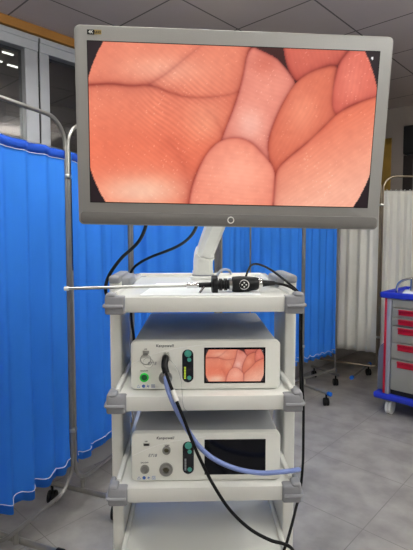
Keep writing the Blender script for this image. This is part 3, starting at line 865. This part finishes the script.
def foot(t, p0, p1, post, cap_mat, cast0=True, cast1=True, tube_m=None, post_top=ZB, capped=(True, True)):
    p0, p1 = Vector((p0[0], p0[1], .10)), Vector((p1[0], p1[1], .10))
    bm = nb(); tube(bm, [p0, p1], .0125, 12)
    tube(bm, [(post[0], post[1], .10), (post[0], post[1], post_top)], .012, 12)
    f = obj('foot', bm, tube_m or M['tube_steel'], t)
    d = (p1 - p0).normalized()
    for p, s, c in ((p0, -1, capped[0]), (p1, 1, capped[1])):
        if c:
            b2 = nb(); tube(b2, [p - d * s * .012, p + d * s * .016], .017, 12); obj('end_cap', b2, cap_mat, f)
    for p, s, on in ((p0, 1, cast0), (p1, -1, cast1)):
        if not on: continue
        q = p + d * s * .03
        b2 = nb()
        tube(b2, [(q.x, q.y, .095), (q.x, q.y, .045)], .007, 8)
        for e in (-1, 1):
            lathe(b2, [(.012, -.008), (.029, -.008), (.031, -.004), (.031, .004), (.029, .008), (.012, .008)], 18, Matrix.Translation((q.x + e * .011, q.y, .031)))
        obj('caster', b2, M['black_rubber'], f)
    return f
def privacy_screen(label, pts, panels, tube_mats, cat='folding screen', ztop_cloth=1.69, zbot_cloth=0.285, rbot=.11):
    t = thing('privacy_screen', label, cat, (0, 0, 0), 0, 'folding privacy screens')
    for i, (a, b) in enumerate(zip(pts, pts[1:])):
        a, b = Vector(a), Vector(b); d = (b - a).normalized()
        a2, b2_ = a + d * .0092, b - d * .0092
        bm = nb(); tube(bm, frame_path(a2, b2_, rbot=rbot), .0088, 10, closed=True)
        obj('panel_frame', bm, tube_mats, t)
        kind, folds, amp, seed, side = panels[i]
        a3, b3 = a + d * .019, b - d * .019
        ru = .006 if kind == 'blue' else 0
        P, ns, nz = cloth(a3, b3, zbot_cloth, ztop_cloth, folds, amp, seed, side, ru)
        c = solid(obj('curtain', sheet(P, ns, nz), M['curtain_blue'] if kind == 'blue' else M['curtain_white'], t, 60))
        if kind == 'blue':
            solid(obj('header_band', sheet(P, ns, 2, 0.0, 0.026, .003 ), M['band_blue'], c, 60))
            b4 = nb(); tube(b4, [P(k / ns, .974, .0035) for k in range(ns + 1)], .0016, 6)
            obj('header_piping', b4, M['stitch'], c)
            b4 = nb()
            tube(b4, [P(k / ns, .027, .0045) for k in range(ns + 1)], .0012, 6)
            obj('hem_stitching', b4, M['stitch'], c)
        else:
            b4 = nb()
            for k in range(int(folds * 1.4)):
                s = (k + .5) / int(folds * 1.4); q = P(s, 0.0)
                tube(b4, [q + Vector((.006 * math.cos(u), 0, .006 + .009 * math.sin(u))) for u in [2*PI*j/10 for j in range(10)]], .0013, 5, closed=True)
            obj('curtain_loops', b4, M['white'], c)
        b4 = nb(); tube(b4, [Vector((a2.x, a2.y, ztop_cloth + .004)), Vector((b2_.x, b2_.y, ztop_cloth + .004))], .0022, 6)
        obj('curtain_wire', b4, M['steel'], t)
    for p in pts[1:-1]:
        for z in (.42, 1.58):
            bm = nb(); box(bm, p[0] - .018, p[0] + .018, p[1] - .018, p[1] + .018, z - .010, z + .010, .005, 2)
            obj('hinge_clip', bm, M['steel'], t)
    return t
PN, P0, P1, P2 = (-0.815, 1.560), (-0.622, 2.030), (-0.425, 2.510), (0.060, 2.715)
P2b, P3, P4, P5 = (0.085, 2.745), (0.305, 3.230), (0.778, 3.600), (1.128, 3.860)
W0, W1, W2, W3 = (1.050, 4.205), (1.520, 3.930), (2.010, 3.950), (2.45, 3.70)
s1 = privacy_screen('blue curtain folding screen left of the trolley, nearest the camera', [PN, P0, P1, P2],
    [('blue', 4.2, .014, 3, 1), ('blue', 4.6, .014, 7, 1), ('blue', 5, .012, 11, 1)], M['tube_steel'], zbot_cloth=.25)
foot(s1, (-0.79, 2.150), (-0.395, 2.000), (-0.595, 2.085), M['black_plastic'], True, True)
foot(s1, (-0.955, 1.80), (-0.565, 1.65), (-0.756, 1.705), M['black_plastic'], True, True)
foot(s1, (-0.53, 2.70), (-0.13, 2.45), (-0.30, 2.563), M['black_plastic'], True, True)
s2 = privacy_screen('blue curtain folding screen behind and right of the trolley', [P2b, P3, P4, P5],
    [('blue', 5, .010, 21, 1), ('blue', 5.5, .011, 25, 1), ('blue', 4.5, .009, 29, 1)], M['tube_steel'], rbot=.02)
foot(s2, (0.945, 3.385), (0.640, 3.825), (0.800, 3.60), M['blue_cap'], True, True)
foot(s2, (1.149, 3.849), (0.985, 4.130), (1.128, 3.885), M['blue_cap'], True, True, None, ZB, (False, False))
foot(s2, (0.32, 2.93), (0.02, 3.15), (0.19, 3.03), M['blue_cap'], True, True)
s3 = privacy_screen('white curtain folding screen behind the drawer cart', [W0, W1, W2, W3],
    [('white', 6, .012, 31, 1), ('white', 8, .012, 37, 1), ('white', 7, .012, 39, 1)], M['tube_bronze'], 'folding screen', 1.70, 0.275, .02)
foot(s3, (1.250, 3.790), (1.545, 4.190), (1.430, 4.03), M['blue_cap'], False, True)
foot(s3, (1.95, 3.74), (1.95, 4.16), (1.95, 3.95), M['blue_cap'], True, True)

# ------------------------------------------------------------------ drawer cart at the right
dc = thing('drawer_cart', 'grey hospital drawer cart with blue top and red drawer handles', 'cart', (1.236, 3.268, 0), -RA)
CW, CD = 0.74, 0.48
bm = nb(); box(bm, 0.085, CW - .02, 0.025, CD - .03, 0.20, 0.872, .004, 2); obj('body', bm, M['cart_grey'], dc)
bm = nb(); box(bm, 0, CW, -0.005, CD, 0.118, 0.166, .016, 3); obj('base_plate', bm, M['cart_blue'], dc, label='blue base plate')
bm = nb(); box(bm, 0.10, CW - .04, 0.03, CD - .05, 0.165, 0.21); obj('plinth', bm, M['dark_gap'], dc, 0)
bm = nb()
box(bm, 0.035, CW, -0.012, CD, 0.868, 0.893, .010, 3)
for q in ((0.035, CW, -0.012, 0.012), (0.035, CW, CD - .03, CD), (0.035, 0.062, -0.012, CD), (CW - .027, CW, -0.012, CD)):
    box(bm, *q, 0.875, 0.912, .009, 3)
obj('top_tray', bm, M['cart_blue'], dc, label='blue tray top')
bm = nb(); box(bm, 0.066, 0.086, 0.004, 0.05, 0.166, 0.870, .006, 2); obj('corner_strip', bm, M['cart_red'], dc, label='red corner strip')
bm = nb(); box(bm, 0.084, 0.116, 0.0, 0.06, 0.166, 0.870, .008, 3); obj('corner_column', bm, M['cart_side'], dc)
bm = nb(); box(bm, CW - .05, CW - .015, 0.0, 0.06, 0.166, 0.870, .008, 3); obj('corner_column', bm, M['cart_side'], dc)
rows = ((0.735, 0.804), (0.674, 0.735), (0.555, 0.674), (0.432, 0.555), (0.203, 0.432))
for z0, z1 in rows:
    bm = nb(); box(bm, 0.122, CW - .056, 0.004, 0.30, z0 + .003, z1 - .003, .004, 2)
    dr = obj('drawer', bm, M['cart_grey'], dc)
    bm = nb(); zt = z1 - .010; h = .040 if z1 - z0 < .09 else .046
    box(bm, 0.168, CW - .10, -0.006, 0.010, zt - h, zt, .004, 2)
    box(bm, 0.168, CW - .10, -0.016, 0.004, zt - .010, zt, .004, 2)
    obj('handle', bm, M['cart_red'], dr, label='red drawer handle')
bm = nb(); box(bm, 0.122, CW - .056, 0.008, 0.06, 0.807, 0.866, .003, 1); obj('top_panel', bm, M['cart_grey'], dc)
# side bin
bm = nb()
rp = [(0.006, .17), (0.006, .44), (0.018, .50), (0.045, .525), (0.064, .525), (0.064, .17)]
fr = [bm.verts.new((x, .06, z)) for x, z in rp]; bk = [bm.verts.new((x, .34, z)) for x, z in rp]
for k in range(len(rp)): bm.faces.new((fr[k], fr[(k+1) % len(rp)], bk[(k+1) % len(rp)], bk[k]))
bm.faces.new(fr); bm.faces.new(bk)
bmesh.ops.bevel(bm, geom=bm.edges[:], offset=.004, segments=2, affect='EDGES')
obj('side_bin', bm, M['cart_bin'], dc, label='grey bin on the cart side')
for x, y in ((0.10, 0.07), (CW - .09, 0.07), (0.10, CD - .08), (CW - .09, CD - .08)):
    caster(dc, x, y, 0.12, 0.055, M['white'], M['bumper'])
# chrome rail standing on the tray
bm = nb(); tube(bm, smooth_path([(0.125, 0.07, .890), (0.128, 0.07, .945), (0.150, 0.073, .985), (0.21, 0.08, 1.010), (0.34, 0.10, 1.016), (0.5, 0.13, 1.008), (0.58, 0.14, .97), (0.585, 0.14, .890)], 6), .009, 12)
tube(bm, [(0.225, 0.083, .890), (0.225, 0.083, 1.008)], .011, 12)
obj('push_rail', bm, M['chrome'], dc)
# clear plastic wrap lying on the tray
bm = nb(); rg = random.Random(8); g = []
for i in range(9):
    g.append([])
    for j in range(9):
        e = .004 if i in (0, 8) or j in (0, 8) else rg.uniform(.022, .044)
        g[-1].append(bm.verts.new((0.165 + .027 * i, 0.018 + .011 * j * 1.6, .8925 + e)))
for i in range(8):
    for j in range(8): bm.faces.new((g[i][j], g[i+1][j], g[i+1][j+1], g[i][j+1]))
r_ = bmesh.ops.extrude_face_region(bm, geom=bm.faces[:])
for v in [v for v in r_['geom'] if isinstance(v, bmesh.types.BMVert)]: v.co.z -= .0035
o = obj('plastic_bag', bm, M['film'], None, 80)
o.location = dc.location; o.rotation_euler = dc.rotation_euler
tag(o, 'crumpled clear plastic bag lying in the blue cart top', 'bag')

# ------------------------------------------------------------------ world and view
wd = bpy.data.worlds.new('world'); scn.world = wd; wd.use_nodes = True
wd.node_tree.nodes['Background'].inputs[0].default_value = (.5, .55, .6, 1)
wd.node_tree.nodes['Background'].inputs[1].default_value = 0.05
vs = scn.view_settings
vs.view_transform = 'Standard'; vs.look = 'None'; vs.exposure = 0.0; vs.gamma = 1.0; vs.use_curve_mapping = False
